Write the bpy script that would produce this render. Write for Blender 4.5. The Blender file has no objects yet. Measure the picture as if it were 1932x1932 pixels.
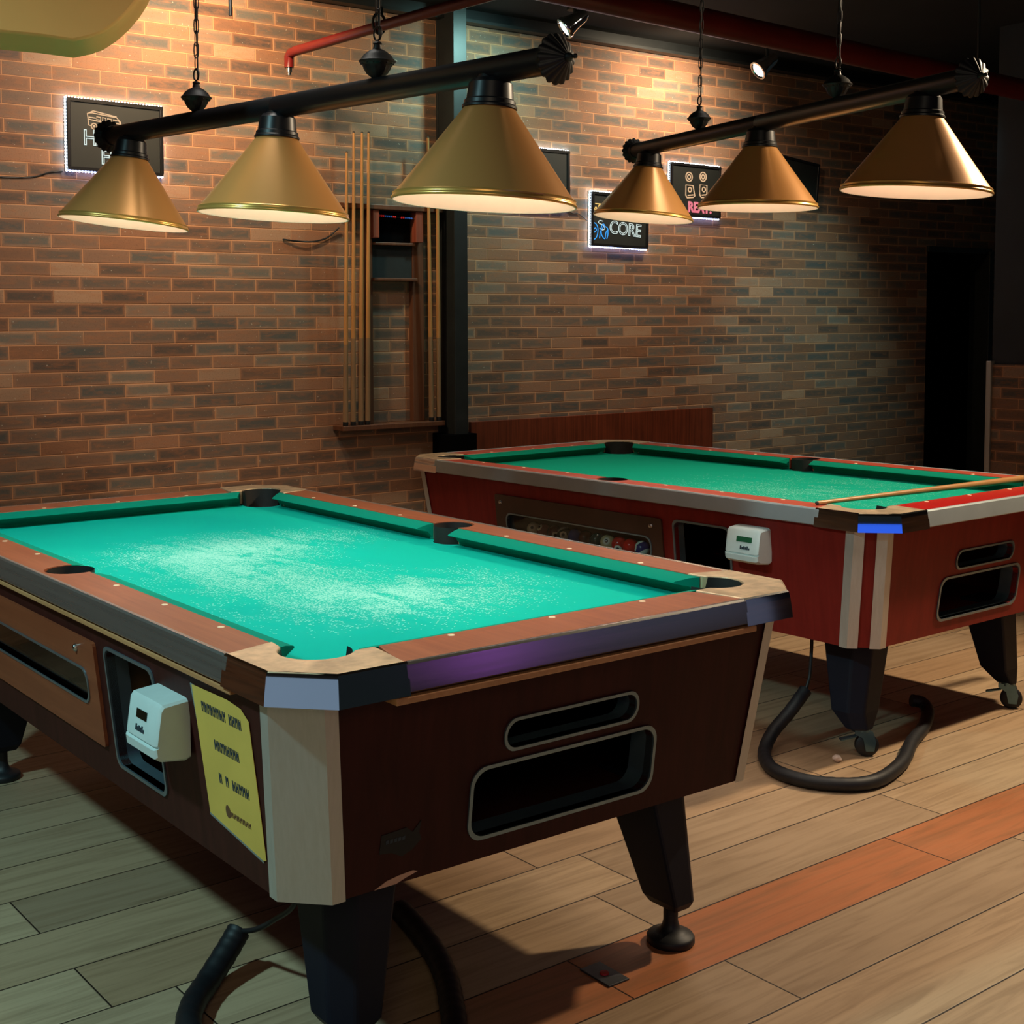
import bpy, bmesh, math, random
from mathutils import Vector, Matrix, noise
C = bpy.context.scene.collection
PI = math.pi
random.seed(7)
sc = bpy.context.scene
sc.view_settings.view_transform = 'Standard'
sc.view_settings.look = 'None'
sc.view_settings.gamma = 1.0
sc.view_settings.exposure = 0.0
sc.view_settings.use_curve_mapping = False

# ------------------------------------------------------------------ materials
def lin(r, g, b):
    f = lambda c: (c / 255 / 12.92) if c / 255 <= 0.04045 else ((c / 255 + 0.055) / 1.055) ** 2.4
    return (f(r), f(g), f(b), 1.0)

class NT:
    """small helper around a node tree"""
    def __init__(s, name):
        s.m = bpy.data.materials.new(name)
        s.m.use_nodes = True
        s.t = s.m.node_tree
        s.b = s.t.nodes['Principled BSDF']
        s._co = None
    def n(s, typ, **kw):
        nd = s.t.nodes.new(typ)
        for k, v in kw.items():
            setattr(nd, k, v)
        return nd
    def set(s, sock, v):
        if v is None:
            return
        if hasattr(v, 'is_linked') or isinstance(v, bpy.types.NodeSocket):
            s.t.links.new(v, sock)
        else:
            sock.default_value = v
    def co(s):
        if s._co is None:
            s._co = s.n('ShaderNodeTexCoord').outputs['Object']
        return s._co
    def math(s, op, a, b=None, c=None, clamp=False):
        nd = s.n('ShaderNodeMath', operation=op, use_clamp=clamp)
        for i, v in enumerate((a, b, c)):
            if v is not None:
                s.set(nd.inputs[i], v)
        return nd.outputs[0]
    def sep(s, v):
        nd = s.n('ShaderNodeSeparateXYZ'); s.set(nd.inputs[0], v); return nd.outputs
    def comb(s, x, y, z):
        nd = s.n('ShaderNodeCombineXYZ')
        for i, v in enumerate((x, y, z)):
            s.set(nd.inputs[i], v)
        return nd.outputs[0]
    def noise(s, vec, scale=5., detail=3., rough=.55, dist=0.):
        nd = s.n('ShaderNodeTexNoise')
        s.set(nd.inputs['Vector'], vec)
        nd.inputs['Scale'].default_value = scale; nd.inputs['Detail'].default_value = detail
        nd.inputs['Roughness'].default_value = rough; nd.inputs['Distortion'].default_value = dist
        return nd.outputs['Fac']
    def white(s, vec):
        nd = s.n('ShaderNodeTexWhiteNoise', noise_dimensions='3D'); s.set(nd.inputs['Vector'], vec); return nd.outputs
    def mapping(s, vec, scale=(1, 1, 1), loc=(0, 0, 0), rot=(0, 0, 0)):
        nd = s.n('ShaderNodeMapping'); s.set(nd.inputs['Vector'], vec)
        nd.inputs['Scale'].default_value = scale; nd.inputs['Location'].default_value = loc; nd.inputs['Rotation'].default_value = rot
        return nd.outputs[0]
    def ramp(s, fac, stops, interp='LINEAR'):
        nd = s.n('ShaderNodeValToRGB'); s.set(nd.inputs[0], fac)
        cr = nd.color_ramp; cr.interpolation = interp
        while len(cr.elements) < len(stops):
            cr.elements.new(0.5)
        for e, (p, c) in zip(cr.elements, stops):
            e.position = p
            e.color = c if len(c) == 4 else (*c, 1)
        return nd.outputs[0]
    def rng(s, v, a, b, c=0., d=1., smooth=True):
        nd = s.n('ShaderNodeMapRange', interpolation_type='SMOOTHSTEP' if smooth else 'LINEAR')
        s.set(nd.inputs[0], v)
        for i, x in enumerate((a, b, c, d)):
            nd.inputs[i + 1].default_value = x
        return nd.outputs[0]
    def mix(s, fac, a, b, blend='MIX'):
        nd = s.n('ShaderNodeMix', data_type='RGBA', blend_type=blend)
        s.set(nd.inputs[0], fac); s.set(nd.inputs[6], a); s.set(nd.inputs[7], b)
        return nd.outputs[2]
    def bump(s, h, strength=.3, dist=.002):
        nd = s.n('ShaderNodeBump'); s.set(nd.inputs['Height'], h)
        nd.inputs['Strength'].default_value = strength; nd.inputs['Distance'].default_value = dist
        s.t.links.new(nd.outputs[0], s.b.inputs['Normal'])
    def base(s, c=None, rough=None, metal=None, spec=None):
        s.set(s.b.inputs['Base Color'], c); s.set(s.b.inputs['Roughness'], rough)
        s.set(s.b.inputs['Metallic'], metal); s.set(s.b.inputs['Specular IOR Level'], spec)
        return s.m

def plain(name, col, rough=.5, metal=0., var=.12, scale=18., spec=None, bump=0.):
    t = NT(name)
    f = t.noise(t.co(), scale, 4.)
    dark = tuple(c * (1 - var) for c in col[:3]) + (1,)
    light = tuple(min(1, c * (1 + var)) for c in col[:3]) + (1,)
    t.base(t.ramp(f, [(.3, dark), (.7, light)]), rough, metal, spec)
    if bump:
        t.bump(f, bump, .002)
    return t.m

def emit(name, col, strength):
    t = NT(name)
    t.base((0.02, 0.02, 0.02, 1), .5)
    t.b.inputs['Emission Color'].default_value = col
    t.b.inputs['Emission Strength'].default_value = strength
    return t.m

def wood(name, c1, c2, axis='Y', rough=.4, fine=90., spec=None, contrast=(.3, .7)):
    t = NT(name)
    sc_ = {'X': (.6, fine / 6, fine / 6), 'Y': (fine / 6, .6, fine / 6), 'Z': (fine / 6, fine / 6, .6)}[axis]
    v = t.mapping(t.co(), sc_)
    f = t.noise(v, 4., 6., .65, .6)
    g = t.noise(t.co(), 5., 3.)
    h = t.math('ADD', t.math('MULTIPLY', f, .75), t.math('MULTIPLY', g, .25))
    t.base(t.ramp(h, [(contrast[0], c1), (contrast[1], c2)]), rough, 0., spec)
    return t.m

def brick_mat(name):
    t = NT(name)
    x, y, z = t.sep(t.co())
    L, H = .2075, .0577
    row = t.math('FLOOR', t.math('DIVIDE', z, H))
    jit = t.math('MULTIPLY', t.math('SUBTRACT', t.white(t.comb(row, 3., 1.))[0], .5), .22)
    u = t.math('ADD', t.math('ADD', t.math('DIVIDE', t.math('ADD', x, y), L), t.math('MULTIPLY', t.math('MODULO', row, 2.), .5)), jit)
    col = t.math('FLOOR', u)
    fu = t.math('SUBTRACT', u, col)
    fv = t.math('SUBTRACT', t.math('DIVIDE', z, H), row)
    wn = t.white(t.comb(col, row, .5))
    rnd = wn[0]
    rnd2 = t.white(t.comb(col, row, 7.5))[0]
    # distance to the brick edge, in metres
    dx = t.math('MULTIPLY', t.math('MINIMUM', fu, t.math('SUBTRACT', 1., fu)), L)
    dz = t.math('MULTIPLY', t.math('MINIMUM', fv, t.math('SUBTRACT', 1., fv)), H)
    d = t.math('MINIMUM', dx, dz)
    n1 = t.noise(t.mapping(t.co(), (9, 9, 30)), 1.6, 4., .6, .4)
    n2 = t.noise(t.co(), 160., 2., .7)
    # dark fired heart of the brick, wandering edges
    dd = t.math('ADD', d, t.math('MULTIPLY', t.math('SUBTRACT', n1, .5), .022))
    heart = t.math('MULTIPLY', t.rng(dd, .002, .018), t.rng(n2, .15, .75, 1., .62))
    amt = t.rng(rnd, .10, .55)
    heart = t.math('MULTIPLY', heart, amt)
    warm = t.ramp(rnd2, [(0., lin(130, 92, 70)), (.35, lin(148, 110, 88)), (.7, lin(122, 98, 84)), (1., lin(172, 136, 110))])
    dark = t.ramp(rnd2, [(0., lin(58, 62, 64)), (.4, lin(94, 87, 80)), (.7, lin(66, 79, 82)), (1., lin(98, 102, 98))])
    c = t.mix(heart, warm, dark)
    c = t.mix(t.math('MULTIPLY', t.rng(n1, .42, .78), .5), c, lin(160, 106, 74))
    c = t.mix(t.math('MULTIPLY', t.rng(n2, .5, .8), .42), c, lin(52, 48, 46))
    speck = t.rng(t.noise(t.co(), 95., 1., .5), .74, .80)
    c = t.mix(t.math('MULTIPLY', speck, .5), c, lin(200, 190, 175))
    mort = t.rng(d, .0009, .0022)
    c = t.mix(mort, lin(196, 142, 104), c)
    t.base(c, .75, 0., .25)
    t.bump(t.math('ADD', t.math('MULTIPLY', t.rng(d, .0005, .004), 1.), t.math('MULTIPLY', n1, .5)), .5, .003)
    return t.m

def floor_mat():
    t = NT('plank_floor')
    v = t.mapping(t.co(), (1, 1, 1), rot=(0, 0, -math.radians(1.3)))
    x, y, z = t.sep(v)
    H = .2
    yy = t.math('DIVIDE', t.math('ADD', y, 0.176), H)
    row = t.math('FLOOR', yy)
    odd = t.math('MODULO', t.math('ADD', row, 40.), 2.)
    quad = t.math('COMPARE', row, 12., .1)
    off = t.math('ADD', t.math('ADD', t.math('MULTIPLY', odd, .847), t.math('MULTIPLY', quad, -.403)), -1.837 + 1.113 * 10)
    u = t.math('DIVIDE', t.math('ADD', x, off), 1.113)
    col = t.math('FLOOR', u)
    fu = t.math('SUBTRACT', u, col); fv = t.math('SUBTRACT', yy, row)
    dx = t.math('MULTIPLY', t.math('MINIMUM', fu, t.math('SUBTRACT', 1., fu)), 1.113)
    dy = t.math('MULTIPLY', t.math('MINIMUM', fv, t.math('SUBTRACT', 1., fv)), H)
    d = t.math('MINIMUM', dx, dy)
    rnd = t.white(t.comb(col, row, 1.5))
    gv = t.comb(t.math('ADD', t.math('MULTIPLY', x, 1.1), t.math('MULTIPLY', rnd[0], 40.)), t.math('MULTIPLY', y, 16.), rnd[0])
    g = t.noise(gv, 2.2, 6., .62, .8)
    g2 = t.noise(gv, 9., 3., .6)
    base = t.ramp(rnd[0], [(0., lin(150, 126, 102)), (.45, lin(184, 158, 128)), (.8, lin(164, 132, 102)), (1., lin(196, 170, 138))])
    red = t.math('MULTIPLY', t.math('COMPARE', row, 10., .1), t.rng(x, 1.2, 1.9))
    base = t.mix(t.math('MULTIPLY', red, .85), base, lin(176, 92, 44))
    c = t.mix(t.math('MULTIPLY', t.rng(g, .38, .75), .5), base, lin(96, 70, 46))
    c = t.mix(t.math('MULTIPLY', g2, .18), c, lin(210, 175, 130))
    c = t.mix(t.rng(d, .0010, .0028), lin(34, 26, 22), c)
    t.base(c, .5, 0., .3)
    t.bump(t.math('ADD', t.rng(d, .0005, .004), t.math('MULTIPLY', g, .2)), .35, .002)
    return t.m

def cloth_mat(name, col, spots=(), amount=1.0):
    t = NT(name)
    co = t.co()
    f = t.noise(co, 420., 2., .7)
    g = t.noise(co, 3., 3.)
    dark = tuple(c * .84 for c in col[:3]) + (1,)
    base = t.mix(t.math('MULTIPLY', t.math('ADD', f, g), .5), dark, col)
    if spots:
        x, y, z = t.sep(co)
        m = None
        for (sx, sy, rx, ry) in spots:
            e = t.math('ADD', t.math('POWER', t.math('ABSOLUTE', t.math('DIVIDE', t.math('SUBTRACT', x, sx), rx)), 2.),
                       t.math('POWER', t.math('ABSOLUTE', t.math('DIVIDE', t.math('SUBTRACT', y, sy), ry)), 2.))
            e = t.math('EXPONENT', t.math('MULTIPLY', e, -1.))
            m = e if m is None else t.math('ADD', m, e)
        st = t.noise(t.mapping(co, (5., 2., 1), rot=(0, 0, .5)), 2., 5., .65, 1.)
        m = t.math('MULTIPLY', t.math('MULTIPLY', m, t.rng(st, .30, .62)), amount)
        grain = t.white(t.comb(t.math('FLOOR', t.math('MULTIPLY', x, 330.)), t.math('FLOOR', t.math('MULTIPLY', y, 330.)), 1.))[0]
        hit = t.math('GREATER_THAN', m, t.math('ADD', t.math('MULTIPLY', grain, .95), .02))
        base = t.mix(t.math('MULTIPLY', hit, .5), base, lin(170, 222, 210))
        base = t.mix(t.math('MULTIPLY', m, .22, clamp=True), base, lin(150, 215, 200))
    t.base(base, .95, 0., .1)
    t.bump(f, .1, .001)
    return t.m

def brushed(name, col, rough=.3, axis='Z', metal=1.0, lo=.72):
    t = NT(name)
    s_ = {'X': (1, 120, 120), 'Y': (120, 1, 120), 'Z': (120, 120, 1)}[axis]
    f = t.noise(t.mapping(t.co(), s_), 1., 3., .6)
    dark = tuple(c * lo for c in col[:3]) + (1,)
    t.base(t.ramp(f, [(.3, dark), (.7, col)]), t.rng(f, .2, .8, rough * .8, rough * 1.3, False), metal)
    return t.m

def glass_mat():
    t = NT('window_glass')
    out = t.t.nodes['Material Output']
    tr = t.n('ShaderNodeBsdfTransparent'); gl = t.n('ShaderNodeBsdfGlossy'); gl.inputs['Roughness'].default_value = .03
    tr.inputs['Color'].default_value = (.9, .92, .92, 1)
    fr = t.n('ShaderNodeFresnel'); fr.inputs['IOR'].default_value = 1.45
    mx = t.n('ShaderNodeMixShader')
    t.t.links.new(fr.outputs[0], mx.inputs[0]); t.t.links.new(tr.outputs[0], mx.inputs[1]); t.t.links.new(gl.outputs[0], mx.inputs[2])
    t.t.links.new(mx.outputs[0], out.inputs['Surface'])
    return t.m

def ball_mat(name, col, stripe=False, spot=(-.8, -.5, .3)):
    t = NT(name)
    nrm = t.n('ShaderNodeVectorMath', operation='NORMALIZE'); t.set(nrm.inputs[0], t.co())
    x, y, z = t.sep(nrm.outputs[0])
    sp = Vector(spot).normalized()
    dt = t.n('ShaderNodeVectorMath', operation='DOT_PRODUCT'); t.set(dt.inputs[0], nrm.outputs[0]); dt.inputs[1].default_value = sp
    c = col
    white = lin(225, 220, 200)
    if stripe:
        band = t.math('LESS_THAN', t.math('ABSOLUTE', t.math('ADD', t.math('MULTIPLY', z, .8), t.math('MULTIPLY', y, .6))), .5)
        c = t.mix(band, white, col)
    c = t.mix(t.math('GREATER_THAN', dt.outputs['Value'], .88), c, white)
    c = t.mix(t.math('GREATER_THAN', dt.outputs['Value'], .975), c, lin(25, 25, 25))
    t.base(c, .12)
    return t.m

M = {}
M['brick'] = brick_mat('brick_cladding')
M['floor'] = floor_mat()
M['ceiling'] = plain('ceiling_black', lin(22, 22, 24), .9, 0, .3, 3.)
M['black_wall'] = plain('black_paint', lin(34, 40, 48), .7, 0, .2, 4.)
M['void'] = plain('black_and_doorway_dark', (.003, .003, .0035, 1), .9, 0, .1, 5., 0.)  # passage darkness put into the colour at the doorway; own black elsewhere
M['steel_black'] = plain('black_steel', lin(38, 42, 44), .45, .3, .15, 12.)
M['panel_wood'] = wood('red_brown_panel', lin(66, 26, 14), lin(128, 58, 34), 'Z', .45, 120.)
M['rack_wood'] = wood('rack_wood', lin(72, 40, 27), lin(108, 68, 46), 'Z', .5, 80.)
M['rack_red'] = wood('rack_red_wood', lin(112, 50, 36), lin(146, 76, 54), 'Z', .5, 80.)
M['cue_wood'] = wood('cue_maple', lin(152, 106, 60), lin(186, 136, 84), 'Z', .35, 60.)
M['cue_butt'] = wood('cue_butt', lin(116, 90, 66), lin(146, 116, 86), 'Z', .35, 60.)
M['cue_dark'] = plain('cue_tip_dark', lin(50, 40, 34), .6)
M['chalkboard'] = plain('chalkboard', lin(26, 32, 36), .8, 0, .3, 8.)
M['rubber'] = plain('rubber_black', lin(18, 20, 25), .55, 0, .2, 30.)
M['leg'] = plain('leg_black', lin(17, 20, 34), .55, 0, .1, 14., .25)
M['pocket'] = plain('pocket_black', lin(14, 13, 13), .7, 0, .2, 40.)
M['chrome'] = plain('chrome', (.86, .88, .9, 1), .07, 1., .03, 6.)
M['cast'] = plain('worn_cast_metal', lin(196, 170, 138), .42, .55, .3, 26., bump=.15)
M['alu'] = brushed('brushed_aluminium', lin(196, 196, 192), .40, 'Z', .6, .88)
M['alu_y'] = brushed('brushed_trim', lin(190, 186, 182), .28, 'Y', .87, .9)
M['alu_x'] = brushed('brushed_trim_end', lin(190, 190, 190), .2, 'X', .97, .92)
M['dull_alu'] = plain('dull_trim', lin(166, 176, 180), .4, .4, .05, 12.)
M['rim'] = plain('slot_rim', lin(120, 140, 152), .3, .7, .1)
M['lip'] = wood('trim_lip', lin(176, 122, 78), lin(202, 148, 100), 'Y', .5)
M['sight'] = plain('pearl_inlay', lin(236, 214, 178), .3, 0, .05)
M['screw'] = plain('screw', lin(190, 190, 190), .25, 1.)
M['white_plastic'] = plain('white_plastic', lin(206, 220, 218), .5, 0, .05)
M['lcd'] = plain('lcd_green', lin(34, 98, 66), .2, 0, .2)
M['lcd_dark'] = plain('lcd_dark', lin(24, 26, 18), .2)
M['ink'] = plain('dark_ink', lin(44, 56, 66), .7)
M['brown_ink'] = plain('brown_ink', lin(104, 70, 44), .7)
M['paper'] = plain('yellow_paper', lin(222, 188, 88), .75, 0, .06, 7.)
M['paper_edge'] = plain('grey_film', lin(130, 140, 136), .5)
M['black_satin'] = plain('black_satin', lin(28, 28, 32), .38, .3, .1)
M['black_matte'] = plain('black_matte', lin(22, 22, 25), .5, .2, .15, 60.)
M['brass'] = plain('satin_brass', lin(219, 156, 90), .30, .36, .02, 3.)
M['brass_rim'] = plain('bright_brass', lin(232, 178, 96), .3, .6, .03)
M['cream'] = plain('cream_enamel', lin(250, 228, 212), .5, 0, .02)
M['bulb'] = emit('warm_bulb', (1., .72, .42, 1), 6.)
M['red_pipe'] = plain('red_pipe_paint', lin(92, 20, 19), .35, 0, .2, 5.)
M['glass'] = glass_mat()
M['tray'] = plain('tray_board', lin(150, 116, 80), .6, 0, .15, 9.)
M['olive'] = plain('olive_paint', lin(238, 184, 108), .7, 0, .05, 3.)
M['led'] = emit('led_white', (.78, .87, 1., 1), 50.)
M['led_blue'] = emit('led_blue', (.42, .50, 1., 1), 42.)
M['neon_white'] = emit('neon_white', (.80, .95, .90, 1), .85)
M['neon_gold'] = emit('neon_gold', (1., .62, .16, 1), .9)
M['neon_tan'] = emit('neon_tan', (1., .62, .34, 1), .75)
M['neon_blue'] = emit('neon_blue', (.03, .38, 1., 1), 1.0)
M['neon_pink'] = emit('neon_pink', (1., .22, .30, 1), .8)
M['sign_black'] = plain('sign_face', lin(26, 30, 30), .6, 0, .2, 6.)
M['bead_red'] = plain('bead_red', lin(214, 34, 44), .35)
M['bead_blue'] = plain('bead_blue', lin(30, 88, 190), .35)
M['plate'] = plain('socket_plate', lin(60, 66, 70), .4, .4)
M['red_button'] = plain('red_button', lin(190, 30, 28), .4)
M['scrap'] = plain('paper_scrap', lin(226, 204, 190), .8)
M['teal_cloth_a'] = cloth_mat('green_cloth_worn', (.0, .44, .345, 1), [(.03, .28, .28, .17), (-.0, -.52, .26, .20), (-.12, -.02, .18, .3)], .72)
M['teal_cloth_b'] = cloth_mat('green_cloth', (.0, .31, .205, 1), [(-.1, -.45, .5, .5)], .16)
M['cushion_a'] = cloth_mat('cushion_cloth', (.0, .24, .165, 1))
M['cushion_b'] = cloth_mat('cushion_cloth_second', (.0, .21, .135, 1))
M['rail_a'] = wood('rail_laminate', lin(128, 66, 42), lin(160, 92, 60), 'Y', .4)
M['rail_b'] = wood('rail_laminate_red', lin(156, 58, 44), lin(182, 84, 62), 'Y', .35)
M['rail_b_red'] = plain('rail_gloss_red', lin(178, 26, 26), .25, 0, .15, 60.)
M['body_a'] = wood('cabinet_laminate', lin(46, 19, 17), lin(70, 31, 27), 'Z', .5, 60., .12, contrast=(.25, .75))
M['body_b'] = wood('cabinet_laminate_red', lin(106, 24, 21), lin(134, 37, 30), 'Z', .45, 60., .2, contrast=(.25, .75))
M['board_a'] = wood('viewing_board', lin(124, 60, 36), lin(150, 80, 50), 'Y', .4, 60.)
M['board_b'] = plain('viewing_board_dark', lin(62, 36, 26), .35, 0, .2, 8.)

# ------------------------------------------------------------------ mesh helpers
class MB:
    def __init__(s):
        s.v = []; s.f = []; s.mi = []; s.cur = 0
    def add(s, vs, fs):
        o = len(s.v)
        s.v += [tuple(v) for v in vs]
        for f in fs:
            s.f.append([i + o for i in f]); s.mi.append(s.cur)
    def box(s, x0, x1, y0, y1, z0, z1):
        vs = [(x, y, z) for z in (z0, z1) for y in (y0, y1) for x in (x0, x1)]
        s.add(vs, [(0, 2, 3, 1), (4, 5, 7, 6), (0, 1, 5, 4), (2, 6, 7, 3), (0, 4, 6, 2), (1, 3, 7, 5)])
        return s
    def loft(s, rings, caps=True, closed=True):
        n = len(rings[0]); vs = [p for r in rings for p in r]; fs = []
        for k in range(len(rings) - 1):
            for i in range(n if closed else n - 1):
                j = (i + 1) % n
                fs.append((k * n + i, k * n + j, (k + 1) * n + j, (k + 1) * n + i))
        if caps:
            fs.append(tuple(range(n - 1, -1, -1))); fs.append(tuple((len(rings) - 1) * n + i for i in range(n)))
        s.add(vs, fs); return s
    def prism(s, poly, z0, z1):
        return s.loft([[(x, y, z0) for x, y in poly], [(x, y, z1) for x, y in poly]])
    def tube(s, path, r, seg=10, closed=False, caps=True):
        P = [Vector(p) for p in path]; n = len(P)
        rr = r if isinstance(r, (list, tuple)) else [r] * n
        T = []
        for i in range(n):
            a = P[(i - 1) % n] if (closed or i > 0) else P[i]
            b = P[(i + 1) % n] if (closed or i < n - 1) else P[i]
            T.append((b - a).normalized())
        up = Vector((0, 0, 1)) if abs(T[0].z) < .9 else Vector((1, 0, 0))
        N = (up - T[0] * up.dot(T[0])).normalized()
        rings = []
        for i in range(n):
            N = (N - T[i] * N.dot(T[i]))
            N = N.normalized() if N.length > 1e-6 else T[i].orthogonal().normalized()
            B = T[i].cross(N)
            rings.append([P[i] + (N * math.cos(2 * PI * k / seg) + B * math.sin(2 * PI * k / seg)) * rr[i] for k in range(seg)])
        if closed:
            rings.append(rings[0])
            return s.loft(rings, caps=False)
        return s.loft(rings, caps=caps)
    def lathe(s, prof, seg=32, mat=None, flute=None, caps=False):
        mat = mat or Matrix.Identity(4)
        rings = []
        for i, (r, z) in enumerate(prof):
            ring = []
            for k in range(seg):
                a = 2 * PI * k / seg
                q = r * (1 + (flute(i, a) if flute else 0))
                ring.append(mat @ Vector((q * math.cos(a), q * math.sin(a), z)))
            rings.append(ring)
        return s.loft(rings, caps=caps)
    def sphere(s, c, r, seg=16, rings=10):
        c = Vector(c)
        prof = [(max(1e-5, r * math.sin(PI * i / rings)), -r * math.cos(PI * i / rings)) for i in range(rings + 1)]
        return s.lathe(prof, seg, Matrix.Translation(c))
    def holes(s, outer, holes, fn, depth=None):
        """flat panel with holes; 2-D loops are mapped to 3-D with fn(a, b, d)"""
        bm = bmesh.new()
        for loop in [outer] + holes:
            vs = [bm.verts.new((a, b, 0)) for a, b in loop]
            for i in range(len(vs)):
                bm.edges.new((vs[i], vs[(i + 1) % len(vs)]))
        bm.verts.index_update()
        bmesh.ops.triangle_fill(bm, use_beauty=True, use_dissolve=False, edges=bm.edges[:])
        bm.verts.index_update()
        s.add([fn(v.co.x, v.co.y, 0) for v in bm.verts], [[v.index for v in f.verts] for f in bm.faces])
        if depth:
            for loop in holes:
                s.loft([[fn(a, b, 0) for a, b in loop], [fn(a, b, depth) for a, b in loop]], caps=False)
        bm.free(); return s
    def build(s, name, mat=None, parent=None, smooth=35, bevel=0., seg=2, loc=None):
        me = bpy.data.meshes.new(name)
        me.from_pydata(s.v, [], s.f)
        bm = bmesh.new(); bm.from_mesh(me)
        bmesh.ops.remove_doubles(bm, verts=bm.verts[:], dist=1e-6)
        bmesh.ops.recalc_face_normals(bm, faces=bm.faces[:])
        bm.to_mesh(me); bm.free()
        mats = mat if isinstance(mat, (list, tuple)) else [mat]
        for m in mats:
            me.materials.append(m)
        if len(mats) > 1 and len(me.polygons) == len(s.mi):
            me.polygons.foreach_set('material_index', s.mi)
        if smooth:
            me.polygons.foreach_set('use_smooth', [True] * len(me.polygons))
            me.set_sharp_from_angle(angle=math.radians(smooth))
        me.update()
        o = bpy.data.objects.new(name, me); C.objects.link(o)
        if parent:
            o.parent = parent
        if loc:
            o.location = loc
        if bevel:
            md = o.modifiers.new('edge', 'BEVEL'); md.width = bevel; md.segments = seg; md.limit_method = 'ANGLE'; md.angle_limit = math.radians(40)
            md.harden_normals = False
        return o

def rrect(x0, x1, y0, y1, r, n=6):
    pts = []
    for cx, cy, a0 in ((x1 - r, y1 - r, 0), (x0 + r, y1 - r, 90), (x0 + r, y0 + r, 180), (x1 - r, y0 + r, 270)):
        for i in range(n + 1):
            a = math.radians(a0 + 90 * i / n)
            pts.append((cx + r * math.cos(a), cy + r * math.sin(a)))
    return pts

def spline(pts, n=8):
    P = [Vector(p) for p in pts]; out = []
    for i in range(len(P) - 1):
        p0 = P[max(0, i - 1)]; p1 = P[i]; p2 = P[i + 1]; p3 = P[min(len(P) - 1, i + 2)]
        for k in range(n):
            t = k / n
            out.append(.5 * ((2 * p1) + (p2 - p0) * t + (2 * p0 - 5 * p1 + 4 * p2 - p3) * t * t + (3 * p1 - p0 - 3 * p2 + p3) * t ** 3))
    out.append(P[-1]); return out

def tag(o, label, cat, group=None):
    o['label'] = label; o['category'] = cat
    if group:
        o['group'] = group
    return o
def thing(name, label, cat, loc=(0, 0, 0), rotz=0., group=None):
    o = bpy.data.objects.new(name, None); C.objects.link(o)
    o.empty_display_size = .1
    o.location = loc; o.rotation_euler = (0, 0, rotz)
    return tag(o, label, cat, group)
def struct(o):
    o['kind'] = 'structure'; return o
def text_mesh(txt, size, bevel=.0014, fill=False, space=1.0):
    cu = bpy.data.curves.new('t', 'FONT')
    cu.body = txt; cu.size = size; cu.align_x = 'LEFT'; cu.align_y = 'BOTTOM_BASELINE'; cu.space_character = space
    cu.fill_mode = 'BOTH' if fill else 'NONE'
    cu.bevel_depth = bevel; cu.bevel_resolution = 1; cu.resolution_u = 4
    if fill:
        cu.bevel_depth = 0; cu.extrude = bevel
    o = bpy.data.objects.new('t', cu); C.objects.link(o)
    bpy.context.view_layer.update()
    me = bpy.data.meshes.new_from_object(o.evaluated_get(bpy.context.evaluated_depsgraph_get()))
    bpy.data.objects.remove(o)
    me.materials.clear()
    return me
def text_obj(name, txt, size, mat, parent, loc, bevel=.0014, fill=False, sx=1.0, space=1.0, rot=(PI / 2, 0, 0)):
    me = text_mesh(txt, size, bevel, fill, space); me.name = name
    me.materials.append(mat)
    o = bpy.data.objects.new(name, me); C.objects.link(o); o.parent = parent
    o.location = loc; o.rotation_euler = rot; o.scale = (sx, 1, 1)
    return o

# ------------------------------------------------------------------ room shell
WY = 5.45           # back wall plane
ZC = 2.92           # ceiling
XL, XR, YF, YB = -2.2, 9.6, -2.6, WY
m = MB().box(XL - .1, XR, YF, YB + .9, -.06, 0.)
struct(m.build('floor', M['floor'], smooth=0))
struct(MB().box(XL - .1, XR, YF, YB + .9, ZC, ZC + .06).build('ceiling', M['ceiling'], smooth=0))
m = MB()
m.holes([(XL, 0), (7.932, 0), (7.932, 1.83), (8.652, 1.83), (8.652, 0), (XR, 0), (XR, ZC), (XL, ZC)], [], lambda a, b, d: (a, WY + d, b))
m.holes([(XL, 0), (7.932, 0), (7.932, 1.83), (8.652, 1.83), (8.652, 0), (XR, 0), (XR, ZC), (XL, ZC)], [], lambda a, b, d: (a, WY + .12, b))
for (a, b, c, d) in ((7.932, 7.932, 0, 1.83), (8.652, 8.652, 0, 1.83)):
    m.add([(a, WY, c), (a, WY + .12, c), (b, WY + .12, d), (b, WY, d)], [(0, 1, 2, 3)])
m.add([(7.932, WY, 1.83), (8.652, WY, 1.83), (8.652, WY + .12, 1.83), (7.932, WY + .12, 1.83)], [(0, 1, 2, 3)])
struct(m.build('wall_back', M['brick'], smooth=0))
struct(MB().box(XL - .1, XL, YF, YB + .12, 0, ZC).build('wall_left', M['black_wall'], smooth=0))
# black slab painted as the dark passage behind the opening, with a slim steel frame
d1 = struct(MB().box(7.932, 8.652, WY + .13, WY + .17, 0, 1.84).build('dark_doorway', M['void'], smooth=0))
m = MB().box(8.612, 8.66, WY - .035, WY + .12, 0, 1.83).box(7.92, 8.66, WY - .02, WY + .1, 1.81, 1.85)
struct(m.build('trim_1', M['steel_black'], smooth=0, bevel=.003))
# steel angle under the ceiling, along the wall
m = MB().box(XL, XR, WY - .07, WY, 2.845, 2.86).box(XL, XR, WY - .012, WY, 2.845, ZC)
struct(m.build('trim_2', M['steel_black'], smooth=0))
# partition on the right: brick below, black board above
m = MB().box(6.67, 6.82, YF, 4.18, 0, 1.107)
m.cur = 1; m.box(6.69, 6.80, YF, 4.18, 1.1075, ZC)
struct(m.build('wall_right', [M['brick'], M['black_wall']], smooth=0))
struct(MB().box(6.655, 6.69, 4.165, 4.195, 0, 1.125).build('trim_3', M['alu'], smooth=0, bevel=.003))
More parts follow.
